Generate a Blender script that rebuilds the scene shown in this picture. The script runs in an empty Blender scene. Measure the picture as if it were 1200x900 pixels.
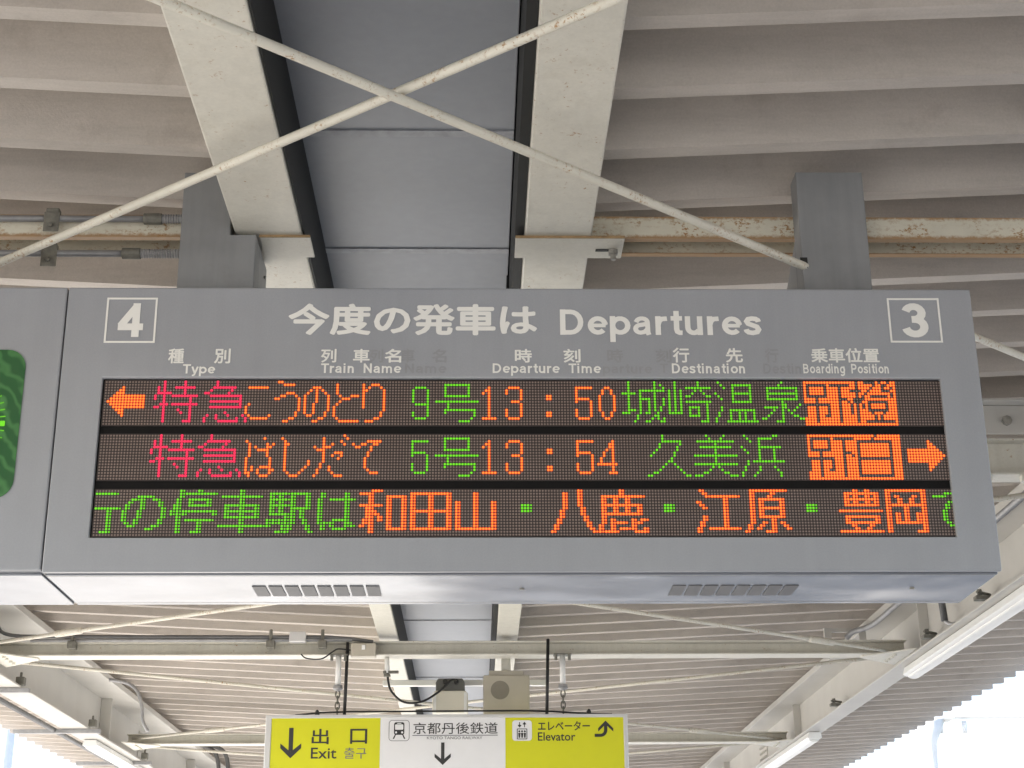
import bpy, bmesh, math, random
from mathutils import Vector, Matrix
random.seed(7)
SC = bpy.context.scene
COL = SC.collection

# ------------------------------------------------------------------ camera, sky, sun, exposure
cam_d = bpy.data.cameras.new('camera')
cam = bpy.data.objects.new('camera', cam_d); COL.objects.link(cam)
cam_d.sensor_width = 36.0; cam_d.lens = 55.883; cam_d.clip_end = 3000; cam_d.clip_start = 0.05
_R = Matrix(((0.99975, -0.0010, -0.0220), (-0.0211, -0.3438, -0.9388), (-0.0066, 0.9390, -0.3437)))
# orthonormal camera frame: looks up about 20 degrees along the platform
_fwd = (-_R.col[2]).normalized(); _rt = _R.col[0].normalized()
_up = _rt.cross(_fwd).normalized(); _rt = _fwd.cross(_up).normalized()
cam.matrix_world = Matrix((( _rt.x, _up.x, -_fwd.x, 0), (_rt.y, _up.y, -_fwd.y, 0), (_rt.z, _up.z, -_fwd.z, 1.6), (0, 0, 0, 1)))
SC.camera = cam

SUN_EL, SUN_AZ = math.radians(41), math.radians(-96)      # azimuth from +Y (down the platform), negative = left
W = bpy.data.worlds.new('World'); SC.world = W; W.use_nodes = True
nt = W.node_tree
sky = nt.nodes.new('ShaderNodeTexSky'); sky.sky_type = 'NISHITA'; sky.sun_disc = False
sky.sun_elevation = SUN_EL; sky.sun_rotation = SUN_AZ; sky.dust_density = 3.0; sky.air_density = 1.0
nt.links.new(sky.outputs[0], nt.nodes['Background'].inputs[0])
nt.nodes['Background'].inputs[1].default_value = 0.15
sd = bpy.data.lights.new('sun', 'SUN'); sd.energy = 4.5; sd.angle = math.radians(0.5); sd.color = (1.0, 0.965, 0.92)
sun = bpy.data.objects.new('sun', sd); COL.objects.link(sun)
_d = Vector((math.sin(SUN_AZ)*math.cos(SUN_EL), math.cos(SUN_AZ)*math.cos(SUN_EL), math.sin(SUN_EL)))
sun.rotation_euler = _d.to_track_quat('Z', 'Y').to_euler()
sun.location = (-30, 0, 40)
SC.view_settings.view_transform = 'Standard'; SC.view_settings.look = 'None'
SC.view_settings.gamma = 1.0; SC.view_settings.use_curve_mapping = False
EXPO = 1.95
SC.view_settings.exposure = EXPO
SC.render.engine = 'CYCLES'
SC.cycles.use_denoising = True
SC.cycles.max_bounces = 10; SC.cycles.diffuse_bounces = 6; SC.cycles.glossy_bounces = 4
SC.cycles.sample_clamp_indirect = 8.0

# ------------------------------------------------------------------ materials
def mat(name, col, rough=0.6, metal=0.0, var=0.10, scale=6.0, fine=0.0, fine_scale=180.0, bump=0.0, bump_scale=120.0, bump_dist=0.004,
        rust=0.0, rust_scale=14.0, rust_stretch=(1, 1, 1), rust_edge=None, smear=0.0, dirt=0.0, dirt_col=(0.12, 0.09, 0.06), coat=0.0, spec=0.5, streak=0.0):
    m = bpy.data.materials.new(name); m.use_nodes = True
    t = m.node_tree; N = t.nodes; L = t.links
    b = N['Principled BSDF']
    b.inputs['Roughness'].default_value = rough; b.inputs['Metallic'].default_value = metal
    b.inputs['Coat Weight'].default_value = coat; b.inputs['Coat Roughness'].default_value = 0.08
    b.inputs['Specular IOR Level'].default_value = spec
    tc = N.new('ShaderNodeTexCoord')
    def noise(sc, det=4, rou=0.6, vec=None):
        n = N.new('ShaderNodeTexNoise'); n.inputs['Scale'].default_value = sc; n.inputs['Detail'].default_value = det
        n.inputs['Roughness'].default_value = rou
        L.new(vec if vec is not None else tc.outputs['Object'], n.inputs['Vector']); return n.outputs['Fac']
    def ramp(f, lo, hi, c0, c1):
        r = N.new('ShaderNodeMapRange'); r.inputs[1].default_value = lo; r.inputs[2].default_value = hi
        r.inputs[3].default_value = c0; r.inputs[4].default_value = c1; L.new(f, r.inputs[0]); return r.outputs[0]
    def mul(c, f):
        x = N.new('ShaderNodeMix'); x.data_type = 'RGBA'; x.blend_type = 'MULTIPLY'; x.inputs[0].default_value = 1.0
        L.new(c, x.inputs[6]); L.new(f, x.inputs[7]); return x.outputs[2]
    def mix(f, c0, rgb):
        x = N.new('ShaderNodeMix'); x.data_type = 'RGBA'; L.new(f, x.inputs[0]); L.new(c0, x.inputs[6])
        x.inputs[7].default_value = (*rgb, 1); return x.outputs[2]
    rgb = N.new('ShaderNodeRGB'); rgb.outputs[0].default_value = (*col, 1); c = rgb.outputs[0]
    if var: c = mul(c, ramp(noise(scale), 0.3, 0.7, 1 - var, 1 + var))
    if fine: c = mul(c, ramp(noise(fine_scale, 2), 0.3, 0.7, 1 - fine, 1 + fine))
    if streak:
        mp = N.new('ShaderNodeMapping'); mp.inputs['Scale'].default_value = (26, 26, 1.2); L.new(tc.outputs['Object'], mp.inputs[0])
        c = mul(c, ramp(noise(1.0, 3, 0.6, mp.outputs[0]), 0.35, 0.7, 1 - streak, 1 + streak))
    if smear:              # water marks drawn out along the length of the ribs
        mp2 = N.new('ShaderNodeMapping'); mp2.inputs['Scale'].default_value = (0.9, 9.0, 9.0); L.new(tc.outputs['Object'], mp2.inputs[0])
        c = mul(c, ramp(noise(1.3, 6, 0.7, mp2.outputs[0]), 0.42, 0.75, 1.04, 1-smear))
    if dirt: c = mix(ramp(noise(scale*2.3, 8, 0.75), 0.55, 0.78, 0, dirt), c, dirt_col)
    if rust:
        mp = N.new('ShaderNodeMapping'); mp.inputs['Scale'].default_value = rust_stretch; L.new(tc.outputs['Object'], mp.inputs[0])
        big = ramp(noise(rust_scale*0.12, 2, 0.5, mp.outputs[0]), 0.4, 0.62, 0, 1)
        sm = ramp(noise(rust_scale, 6, 0.75, mp.outputs[0]), 0.66 - 0.16*rust, 0.72 - 0.14*rust, 0, 1)
        k = N.new('ShaderNodeMath'); k.operation = 'MULTIPLY'; L.new(big, k.inputs[0]); L.new(sm, k.inputs[1])
        kf = k.outputs[0]
        if rust_edge:          # corrosion creeps in from the two long edges
            sx = N.new('ShaderNodeSeparateXYZ'); L.new(tc.outputs['Object'], sx.inputs[0])
            mid = (rust_edge[0]+rust_edge[1])/2; hw = (rust_edge[1]-rust_edge[0])/2
            d = N.new('ShaderNodeMath'); d.operation = 'SUBTRACT'; d.inputs[1].default_value = mid; L.new(sx.outputs[2], d.inputs[0])
            ab = N.new('ShaderNodeMath'); ab.operation = 'ABSOLUTE'; L.new(d.outputs[0], ab.inputs[0])
            wob = N.new('ShaderNodeMath'); wob.operation = 'MULTIPLY_ADD'; wob.inputs[1].default_value = hw*0.9; L.new(noise(60, 6, 0.8), wob.inputs[0]); L.new(ab.outputs[0], wob.inputs[2])
            e = ramp(wob.outputs[0], hw*1.10, hw*1.38, 0, 0.85)
            mx = N.new('ShaderNodeMath'); mx.operation = 'MAXIMUM'; L.new(kf, mx.inputs[0]); L.new(e, mx.inputs[1]); kf = mx.outputs[0]
        c = mix(kf, c, (0.30, 0.155, 0.045))
    L.new(c, b.inputs['Base Color'])
    if bump:
        bp = N.new('ShaderNodeBump'); bp.inputs['Strength'].default_value = bump; bp.inputs['Distance'].default_value = bump_dist
        L.new(noise(bump_scale, 5 if bump_scale > 20 else 1, 0.7 if bump_scale > 20 else 0.4), bp.inputs['Height']); L.new(bp.outputs[0], b.inputs['Normal'])
    return m
def emit(name, col, s):
    m = bpy.data.materials.new(name); m.use_nodes = True
    b = m.node_tree.nodes['Principled BSDF']; b.inputs['Base Color'].default_value = (*[c*0.2 for c in col], 1)
    b.inputs['Emission Color'].default_value = (*col, 1); b.inputs['Emission Strength'].default_value = s*2**(-EXPO)
    return m
M = {}
M['deck'] = mat('sprayed_deck_paint', (0.485, 0.445, 0.405), 0.9, var=0.09, scale=1.6, smear=0.15, fine=0.05, fine_scale=150, bump=0.22, bump_scale=110, dirt=0.45, dirt_col=(0.25, 0.21, 0.18), spec=0.2)
M['cream'] = mat('cream_steel_paint', (0.60, 0.58, 0.51), 0.5, var=0.05, scale=2.5, dirt=0.4, dirt_col=(0.42, 0.38, 0.30), streak=0.04, fine=0.03, fine_scale=90, rust=0.36, rust_scale=60)
M['cream_rust'] = mat('rusting_cream_paint', (0.60, 0.57, 0.47), 0.6, var=0.08, rust=0.85, rust_scale=95, rust_stretch=(0.6, 1, 1), rust_edge=(0.0, 0.073))
M['rustplate'] = mat('rusty_plate_edge', (0.30, 0.20, 0.10), 0.7, var=0.3, scale=30)
M['rod'] = mat('speckled_cream_rod_paint', (0.60, 0.575, 0.495), 0.5, var=0.08, rust=0.74, rust_scale=90)
M['girder'] = mat('pale_grey_steel_paint', (0.50, 0.485, 0.45), 0.5, var=0.06, scale=2.0, dirt=0.2, dirt_col=(0.38, 0.34, 0.28))
M['panel'] = mat('blue_grey_panel_paint', (0.245, 0.262, 0.29), 0.42, var=0.06, scale=1.6, dirt=0.12, dirt_col=(0.3, 0.3, 0.3), streak=0.03)
M['seam'] = mat('panel_joint_strip', (0.285, 0.295, 0.32), 0.5, var=0.2, scale=25)
M['black'] = mat('plain_black', (0.012, 0.013, 0.012), 0.7, var=0.2)
M['board'] = mat('grey_board_enamel', (0.315, 0.326, 0.35), 0.34, var=0.05, scale=2.0, fine=0.03, fine_scale=200, streak=0.018, coat=0.15)
M['board_under'] = mat('grey_glossy_underside', (0.25, 0.265, 0.295), 0.20, metal=0.2, spec=0.32, var=0.12, scale=3, coat=0.0, bump=0.55, bump_scale=4.5, bump_dist=0.012)
M['post'] = mat('grey_post_enamel', (0.235, 0.24, 0.245), 0.45, var=0.10, scale=5, streak=0.06, dirt=0.35, dirt_col=(0.18, 0.17, 0.16))
M['vent'] = mat('perforated_grey_vent', (0.16, 0.16, 0.165), 0.6)
M['letter'] = mat('off_white_lettering', (0.80, 0.79, 0.75), 0.5, var=0.03)
M['ghost'] = mat('faded_old_lettering', (0.286, 0.290, 0.302), 0.4, var=0.05, scale=60)
M['bezel'] = mat('black_display_frame', (0.006, 0.0055, 0.0055), 0.75, spec=0.2)
M['ledback'] = mat('dark_brown_led_board', (0.035, 0.024, 0.022), 0.6, var=0.05)
M['ledoff'] = mat('unlit_led_lens', (0.235, 0.175, 0.15), 0.45, var=0.10, scale=14, fine=0.12, fine_scale=240)
M['red'] = emit('red_led', (0.95, 0.028, 0.10), 1.0)
M['orange'] = emit('orange_led_rim', (1.0, 0.08, 0.016), 1.0)
M['amber'] = emit('amber_led_core', (1.0, 0.30, 0.035), 1.2)
M['green'] = emit('green_led', (0.16, 0.70, 0.012), 1.0)
M['white'] = mat('white_fixture_enamel', (0.78, 0.78, 0.76), 0.35, var=0.03)
M['alu'] = mat('satin_aluminium', (0.62, 0.62, 0.62), 0.35, metal=0.3, var=0.03)
M['yellow'] = mat('yellow_sign_acrylic', (0.61, 0.61, 0.012), 0.35, var=0.02)
M['signwhite'] = mat('white_sign_acrylic', (0.74, 0.74, 0.75), 0.35, var=0.02)
M['ink'] = mat('black_sign_print', (0.03, 0.03, 0.03), 0.5)
M['inkgrey'] = mat('grey_sign_print', (0.16, 0.16, 0.17), 0.5)
M['conduit'] = mat('galvanised_conduit', (0.33, 0.33, 0.335), 0.45, metal=0.3, var=0.15, scale=20)
M['darkconduit'] = mat('dark_grey_conduit', (0.10, 0.10, 0.10), 0.5, var=0.2)
M['clamp'] = mat('weathered_clamp', (0.17, 0.165, 0.14), 0.6, metal=0.2, var=0.25, scale=40)
M['bolt'] = mat('dull_bolt', (0.30, 0.29, 0.26), 0.5, metal=0.4, var=0.2, scale=60)
M['blackrod'] = mat('black_cable_sheath', (0.015, 0.015, 0.015), 0.5)
M['boxcream'] = mat('cream_speaker_paint', (0.44, 0.405, 0.335), 0.5, var=0.05)
M['camback'] = mat('dark_grey_camera_back', (0.11, 0.11, 0.10), 0.5)
M['camcream'] = mat('cream_camera_paint', (0.66, 0.63, 0.54), 0.45, var=0.03)
M['grille'] = mat('speaker_slot_shadow', (0.24, 0.22, 0.18), 0.7)
M['concrete'] = mat('low_bounce_platform', (0.25, 0.245, 0.235), 0.85, var=0.12, scale=0.8, fine=0.1, fine_scale=40)  # unseen near floor, toned dark to bounce less light onto the near roof
M['highbounce'] = mat('high_bounce_platform', (0.50, 0.49, 0.47), 0.7, var=0.10, scale=0.8, fine=0.06, fine_scale=40)  # unseen far floor, made pale to bounce more light up at the far canopy
M['ballast'] = mat('track_ballast', (0.34, 0.325, 0.30), 0.95, var=0.2, scale=2.0, fine=0.3, fine_scale=18, bump=0.6)
M['ground'] = mat('pale_gravel_ground', (0.32, 0.31, 0.28), 0.9, var=0.15, scale=0.3)
M['tactile'] = mat('yellow_tactile_paint', (0.55, 0.42, 0.03), 0.7)
M['rail'] = mat('steel_rail', (0.25, 0.2, 0.17), 0.35, metal=0.7)
M['concpole'] = mat('pale_concrete', (0.52, 0.54, 0.55), 0.8, var=0.06)
M['clockgreen'] = mat('green_clock_cover', (0.030, 0.135, 0.045), 0.25, var=0.10, scale=10, coat=0.6)
_t = M['clockgreen'].node_tree
_wv = _t.nodes.new('ShaderNodeTexWave'); _wv.inputs['Scale'].default_value = 9.0; _wv.inputs['Distortion'].default_value = 9.0
_wv.inputs['Detail Scale'].default_value = 1.2; _wv.bands_direction = 'DIAGONAL'
_tc = _t.nodes.new('ShaderNodeTexCoord'); _t.links.new(_tc.outputs['Object'], _wv.inputs['Vector'])
_cr = _t.nodes.new('ShaderNodeValToRGB'); _cr.color_ramp.elements[0].position = 0.45; _cr.color_ramp.elements[0].color = (0.018, 0.10, 0.03, 1)
_cr.color_ramp.elements[1].color = (0.055, 0.19, 0.06, 1)
_t.links.new(_wv.outputs['Fac'], _cr.inputs[0]); _t.links.new(_cr.outputs[0], _t.nodes['Principled BSDF'].inputs['Base Color'])

# ------------------------------------------------------------------ mesh helpers
class MB:
    def __init__(s): s.v = []; s.f = []
    def box(s, x0, x1, y0, y1, z0, z1):
        n = len(s.v)
        s.v += [(x, y, z) for z in (z0, z1) for y in (y0, y1) for x in (x0, x1)]
        s.f += [tuple(n+i for i in q) for q in ((0, 2, 3, 1), (4, 5, 7, 6), (0, 1, 5, 4), (2, 6, 7, 3), (0, 4, 6, 2), (1, 3, 7, 5))]
        return s
    def prism(s, pts, a, b, axis='y'):
        """closed outline pts (two coords) extruded between a and b along axis"""
        n = len(s.v); k = len(pts)
        def P(p, t): return {'y': (p[0], t, p[1]), 'x': (t, p[0], p[1]), 'z': (p[0], p[1], t)}[axis]
        s.v += [P(p, a) for p in pts] + [P(p, b) for p in pts]
        s.f += [tuple(range(n, n+k)), tuple(range(n+2*k-1, n+k-1, -1))]
        s.f += [(n+i, n+k+i, n+k+(i+1) % k, n+(i+1) % k) for i in range(k)]
        return s
    def tube(s, pts, r, n=10, caps=True):
        pts = [Vector(p) for p in pts]; b = len(s.v); up = None
        for i, p in enumerate(pts):
            d = ((pts[min(i+1, len(pts)-1)] - pts[max(i-1, 0)])).normalized()
            if up is None: up = Vector((0, 0, 1)) if abs(d.z) < 0.9 else Vector((1, 0, 0))
            a = d.cross(up).normalized(); up = a.cross(d).normalized()
            rr = r[i] if isinstance(r, (list, tuple)) else r
            s.v += [tuple(p + a*math.cos(2*math.pi*k/n)*rr + up*math.sin(2*math.pi*k/n)*rr) for k in range(n)]
        for i in range(len(pts)-1):
            for k in range(n):
                s.f.append((b+i*n+k, b+i*n+(k+1) % n, b+(i+1)*n+(k+1) % n, b+(i+1)*n+k))
        if caps:
            s.f.append(tuple(b+k for k in reversed(range(n)))); s.f.append(tuple(b+(len(pts)-1)*n+k for k in range(n)))
        return s
    def disc(s, x, z, y, r, n=6):
        b = len(s.v)
        s.v += [(x+r*math.cos(2*math.pi*k/n), y, z+r*math.sin(2*math.pi*k/n)) for k in range(n)]
        s.f.append(tuple(range(b, b+n))); return s
    def ring(s, x0, x1, z0, z1, a0, a1, b0, b1, y0, y1):
        """rectangular plate with a rectangular hole, y0 front, y1 back"""
        n = len(s.v)
        for y in (y0, y1):
            s.v += [(x0, y, z0), (x1, y, z0), (x1, y, z1), (x0, y, z1), (a0, y, b0), (a1, y, b0), (a1, y, b1), (a0, y, b1)]
        for i in range(4):
            j = (i+1) % 4
            s.f += [(n+i, n+j, n+4+j, n+4+i), (n+8+i, n+12+i, n+12+j, n+8+j), (n+i, n+8+i, n+8+j, n+j), (n+4+i, n+4+j, n+12+j, n+12+i)]
        return s
    def build(s, name, m, parent=None, bevel=0.0, smooth=False, origin=None, seg=2):
        me = bpy.data.meshes.new(name)
        o = Vector(origin) if origin else Vector((0, 0, 0))
        me.from_pydata([tuple(Vector(v)-o) for v in s.v], [], s.f)
        bm = bmesh.new(); bm.from_mesh(me); bmesh.ops.recalc_face_normals(bm, faces=bm.faces); bm.to_mesh(me); bm.free()
        me.materials.append(M[m] if isinstance(m, str) else m)
        ob = bpy.data.objects.new(name, me); COL.objects.link(ob); ob.location = o
        if parent: attach(ob, parent)
        if bevel:
            bv = ob.modifiers.new('bevel', 'BEVEL'); bv.width = bevel; bv.segments = seg; bv.limit_method = 'ANGLE'; bv.harden_normals = False
        if smooth:
            for p in me.polygons: p.use_smooth = len(p.vertices) == 4
        return ob
WORLD = {}
def wloc(o):
    p = Vector(o.location)
    while o.parent: o = o.parent; p += o.location
    return p
def attach(ob, parent):
    ob.location = Vector(ob.location) - wloc(parent); ob.parent = parent
def tag(o, label, cat, group=None, kind=None):
    o['label'] = label; o['category'] = cat
    if group: o['group'] = group
    if kind: o['kind'] = kind
    return o
def thing(name, loc, label, cat, group=None):
    o = bpy.data.objects.new(name, None); COL.objects.link(o); o.location = loc; o.empty_display_size = 0.1
    return tag(o, label, cat, group)
def structure(o): o['kind'] = 'structure'; return o

# flat lettering, fitted into a rectangle (x0, x1, z0, z1) on a plane facing the camera side (-Y)
# bold grotesque lettering drawn as even strokes (cap height 1, x height 0.74)
def _a(cx, cy, rx, ry, a0, a1, n=10): return [(cx+rx*math.cos(math.radians(a0+(a1-a0)*k/n)), cy+ry*math.sin(math.radians(a0+(a1-a0)*k/n))) for k in range(n+1)]
_BOWL = _a(0.35, 0.37, 0.25, 0.275, 0, 360, 18)
_ARCH = lambda d: [(d+0.1, 0.40), (d+0.13, 0.53), (d+0.20, 0.62), (d+0.31, 0.645), (d+0.41, 0.61), (d+0.465, 0.53), (d+0.48, 0.42), (d+0.48, 0)]
GLY = {
 'D': (0.86, [[(0.1, 0), (0.1, 1)], [(0.1, 0.905), (0.36, 0.905)] + _a(0.36, 0.5, 0.33, 0.405, 90, -90)[1:] + [(0.1, 0.095)]]),
 'P': (0.78, [[(0.1, 0), (0.1, 1)], [(0.1, 0.905), (0.40, 0.905)] + _a(0.40, 0.685, 0.22, 0.22, 90, -90)[1:] + [(0.1, 0.465)]]),
 'B': (0.82, [[(0.1, 0), (0.1, 1)], [(0.1, 0.905), (0.40, 0.905)] + _a(0.40, 0.72, 0.19, 0.185, 90, -90)[1:] + [(0.1, 0.535)], [(0.1, 0.52), (0.42, 0.52)] + _a(0.42, 0.3075, 0.22, 0.2125, 90, -90)[1:] + [(0.1, 0.095)]]),
 'T': (0.74, [[(0.02, 0.905), (0.72, 0.905)], [(0.37, 0), (0.37, 0.9)]]),
 'N': (0.84, [[(0.1, 0), (0.1, 1)], [(0.66, 0), (0.66, 1)], [(0.1, 0.93), (0.66, 0.07)]]),
 'a': (0.68, [[(0.105, 0.50)] + _a(0.30, 0.505, 0.18, 0.145, 165, 0, 8) + [(0.49, 0.1), (0.52, 0)], [(0.48, 0.44), (0.28, 0.395)] + _a(0.25, 0.24, 0.165, 0.15, 90, 270, 8) + [(0.38, 0.12), (0.47, 0.22)]]),
 'd': (0.72, [_BOWL[:], [(0.55, 0), (0.55, 1)]]), 'p': (0.72, [[(0.1, -0.28), (0.1, 0.74)], _BOWL[:]]),
 'g': (0.72, [_BOWL[:], [(0.55, 0.74), (0.55, -0.02), (0.50, -0.13), (0.40, -0.19), (0.28, -0.20), (0.15, -0.16), (0.11, -0.10)]]),
 'o': (0.72, [_BOWL[:]]), 'e': (0.68, [[(0.60, 0.36)] + _a(0.345, 0.37, 0.245, 0.275, 0, 318, 18), [(0.12, 0.37), (0.60, 0.37)]]),
 'r': (0.44, [[(0.1, 0), (0.1, 0.74)], [(0.1, 0.40), (0.14, 0.54), (0.22, 0.63), (0.40, 0.645)]]),
 't': (0.44, [[(0.22, 0.95), (0.22, 0.22), (0.245, 0.13), (0.31, 0.09), (0.41, 0.085)], [(0.03, 0.655), (0.41, 0.655)]]),
 'u': (0.68, [[(0.1, 0.74)] + _a(0.29, 0.29, 0.19, 0.205, 180, 330, 8), [(0.50, 0), (0.50, 0.74)]]),
 's': (0.62, [[(0.49, 0.52), (0.47, 0.59), (0.40, 0.64), (0.28, 0.655), (0.16, 0.63), (0.105, 0.54), (0.15, 0.45), (0.29, 0.39), (0.43, 0.33), (0.485, 0.22), (0.43, 0.12), (0.29, 0.085), (0.15, 0.11), (0.09, 0.17), (0.075, 0.23)]]),
 'y': (0.62, [[(0.06, 0.74), (0.30, 0.03)], [(0.55, 0.74), (0.29, -0.06), (0.23, -0.16), (0.16, -0.19), (0.06, -0.185)]]),
 'i': (0.32, [[(0.1, 0), (0.1, 0.74)], [(0.1, 0.83), (0.1, 1)]]), 'n': (0.68, [[(0.1, 0), (0.1, 0.74)], _ARCH(0)]),
 'm': (1.04, [[(0.1, 0), (0.1, 0.74)], _ARCH(0), _ARCH(0.37)]), ' ': (0.30, []),
 '4': (0.74, [[(0.50, 0), (0.50, 1)], [(0.52, 0.94), (0.10, 0.33)], [(0.03, 0.30), (0.70, 0.30)]]),
 '3': (0.70, [_a(0.33, 0.715, 0.195, 0.19, 165, -80, 12) + [(0.27, 0.525)], [(0.27, 0.525)] + _a(0.335, 0.31, 0.225, 0.215, 80, -168, 14)]),
}
def stroke_text(body, w=0.19):
    V, F = [], []; x = 0.0; lay = []
    for ch in body:
        adv, strokes = GLY[ch]
        for si, st in enumerate(strokes):
            P = [Vector((p[0]+x, p[1])) for p in st]; closed = (P[0]-P[-1]).length < 1e-4; n = len(P); b = len(V)
            ww = w*0.80 if (ch == 'e' and si == 1) else (w*0.9 if ch in 'amB' else w)
            for i, p in enumerate(P):
                d0 = (P[i]-P[i-1]) if i else ((P[0]-P[-2]) if closed else P[1]-P[0])
                d1 = (P[i+1]-P[i]) if i < n-1 else ((P[1]-P[0]) if closed else P[-1]-P[-2])
                d0.normalize(); d1.normalize(); n0 = Vector((-d0.y, d0.x)); n1 = Vector((-d1.y, d1.x)); m = (n0+n1).normalized()
                k = min(1.6, 1/max(0.3, m.dot(n0)))*ww/2
                V += [tuple(p+m*k), tuple(p-m*k)]; lay += [si, si]
            F += [(b+2*i, b+2*i+1, b+2*i+3, b+2*i+2) for i in range(n-1)]
        x += adv + 0.05
    return V, F, lay
def glyphs(body):
    c = bpy.data.curves.new('lettering', 'FONT'); c.body = body; c.resolution_u = 3
    o = bpy.data.objects.new('lettering', c); COL.objects.link(o)
    dg = bpy.context.evaluated_depsgraph_get(); me = bpy.data.meshes.new_from_object(o.evaluated_get(dg))
    V = [tuple(v.co) for v in me.vertices]; F = [tuple(p.vertices) for p in me.polygons]
    bpy.data.objects.remove(o); bpy.data.curves.remove(c); bpy.data.meshes.remove(me)
    return V, F, [0]*len(V)
def letters(mb, body, rect, y, bold=0.0, grot=False):
    V, F, lay = stroke_text(body, bold) if grot else glyphs(body); bold = 0.0 if grot else bold; x0, x1, z0, z1 = rect
    ax, bx = min(v[0] for v in V)-bold, max(v[0] for v in V)+bold; az, bz = min(v[1] for v in V)-bold, max(v[1] for v in V)+bold
    sx, sz = (x1-x0)/(bx-ax), (z1-z0)/(bz-az)
    shifts = [(0, 0)] + ([(bold*math.cos(k*math.pi/4), bold*math.sin(k*math.pi/4)) for k in range(8)] if bold else [])
    for i, (dx, dz) in enumerate(shifts):
        n = len(mb.v)
        mb.v += [(x0+(v[0]+dx-ax)*sx, y+i*0.00006+l*0.00012, z0+(v[1]+dz-az)*sz) for v, l in zip(V, lay)]
        mb.f += [tuple(n+i2 for i2 in f) for f in F]
def poly(mb, pts, y):
    n = len(mb.v); mb.v += [(p[0], y, p[1]) for p in pts]; mb.f.append(tuple(range(n, n+len(pts))))
def rrect(x0, x1, z0, z1, r, n=6):
    P = []
    for cx, cz, a in ((x1-r, z1-r, 0), (x0+r, z1-r, 90), (x0+r, z0+r, 180), (x1-r, z0+r, 270)):
        P += [(cx+r*math.cos(math.radians(a+90*k/n)), cz+r*math.sin(math.radians(a+90*k/n))) for k in range(n+1)]
    return P
def arc(c, r, a0, a1, n=8, plane='xz'):
    return [(c[0]+r*math.cos(math.radians(a0+(a1-a0)*k/n)), c[1], c[2]+r*math.sin(math.radians(a0+(a1-a0)*k/n))) for k in range(n+1)]

# ------------------------------------------------------------------ ground and surroundings
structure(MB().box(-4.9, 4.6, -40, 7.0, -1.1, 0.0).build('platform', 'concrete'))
structure(MB().box(-4.9, 4.6, 7.002, 90, -1.1, 0.0).build('platform', 'highbounce'))  # invented paler far half, out of view, brightens the far roof from below
g = MB(); g.v = [(-1500, -1500, -1.3), (1500, -1500, -1.3), (1500, 1500, -1.3), (-1500, 1500, -1.3)]; g.f = [(0, 1, 2, 3)]
structure(g.build('ground', 'ground'))
for x0, x1 in ((-9.0, -4.95), (4.65, 9.0)):
    structure(MB().box(x0, x1, -40, 120, -1.29, -1.08).build('track_bed', 'ballast'))
for x, lab in ((-7.9, 'left outer'), (-6.45, 'left inner'), (6.2, 'right inner'), (7.65, 'right outer')):
    structure(MB().box(x-0.035, x+0.035, -40, 120, -1.08, -0.93).build('rail', 'rail'))

# ------------------------------------------------------------------ canopy roof decks
PITCH, LIP, SLW, DEP = 0.3515, 0.060, 0.035, 0.20
def deck(name, xa, za, xb, zb, label):
    """folded-plate roof: flutes run across the platform and climb from the middle (xa) to the eave (xb)"""
    y0 = 3.54 - LIP - PITCH*36; prof = []
    for k in range(95):
        a = y0 + k*PITCH
        prof += [(a, 0.0), (a+LIP, 0.0), (a+LIP+SLW, DEP), (a+PITCH-SLW, DEP)]
    mb = MB(); T = 0.006; n = len(prof)
    for x, z in ((xa, za), (xb, zb)):
        for dz in (0, T): mb.v += [(x, p[0], z+p[1]+dz) for p in prof]
    for i in range(n-1):
        A, B, Cc, D = i, i+1, 2*n+i+1, 2*n+i
        mb.f += [(A, B, Cc, D), (n+A, n+D, n+Cc, n+B), (A, n+A, n+B, B), (D, Cc, n+Cc, n+D)]
    mb.f += [(0, 2*n, 3*n, n), (n-1, 2*n-1, 4*n-1, 3*n-1)]
    return tag(mb.build(name, 'deck'), label, 'roof deck')
SLR, SLL = 0.050, 0.052
deck('roof_deck', 0.30, 3.867, 5.02, 3.867+SLR*4.66, 'ribbed grey brown roof deck right of the grey ceiling panels')
deck('roof_deck', -0.70, 3.867, -5.25, 3.867+SLL*4.5, 'ribbed beige roof deck left of the grey ceiling panels')

# ------------------------------------------------------------------ middle strip: ceiling panels and twin beams
t = thing('gutter_ceiling', (-0.2, 4.0, 3.96), 'blue grey flat ceiling panels with thin joints running between the two cream beams', 'ceiling panel')
seams = [-3.3, -1.4, 0.45, 2.35, 4.262, 5.10, 6.9, 8.8, 10.6, 11.47, 13.9, 15.7, 17.6, 19.5, 21.4, 24]
for a, b in zip(seams[:-1], seams[1:]):
    mb = MB().box(-0.533, 0.112, a+0.006, b-0.006, 3.962, 3.985); mb.build('panel', 'panel', t, bevel=0.003)
    mb = MB().box(-0.530, 0.110, b-0.034, b+0.002, 3.957, 3.9615); mb.build('joint_strip', 'seam', t)
    mb = MB().box(-0.53, 0.11, b-0.006, b+0.006, 3.9655, 3.984); mb.build('joint_gap', 'black', t)
MB().box(-0.56, 0.19, -8, 24, 3.99, 4.06).build('gutter_pan', 'black', t)
def beam(x0, x1, y0, y1, label, inner, side_x):
    t = thing('roof_beam', ((x0+x1)/2, y0, 3.71), label, 'roof beam')
    MB().box(x0, x1, y0, y1, 3.71, 4.10).build('flange', 'cream', t, bevel=0.006)
    # black strip along the side that faces the ceiling panels
    if side_x > 0: MB().box(x1+0.002, x1+0.007, y0, y1, 3.716, 3.988).build('black_strip', 'black', t)
    else: MB().box(x0-0.030, x0-0.002, y0, y1, 3.722, 3.988).build('black_strip', 'black', t)
    return t
beam(-0.742, -0.537, -8, 5.3, 'wide cream beam left of the grey ceiling panels, above the departures board', True, 1)
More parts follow.
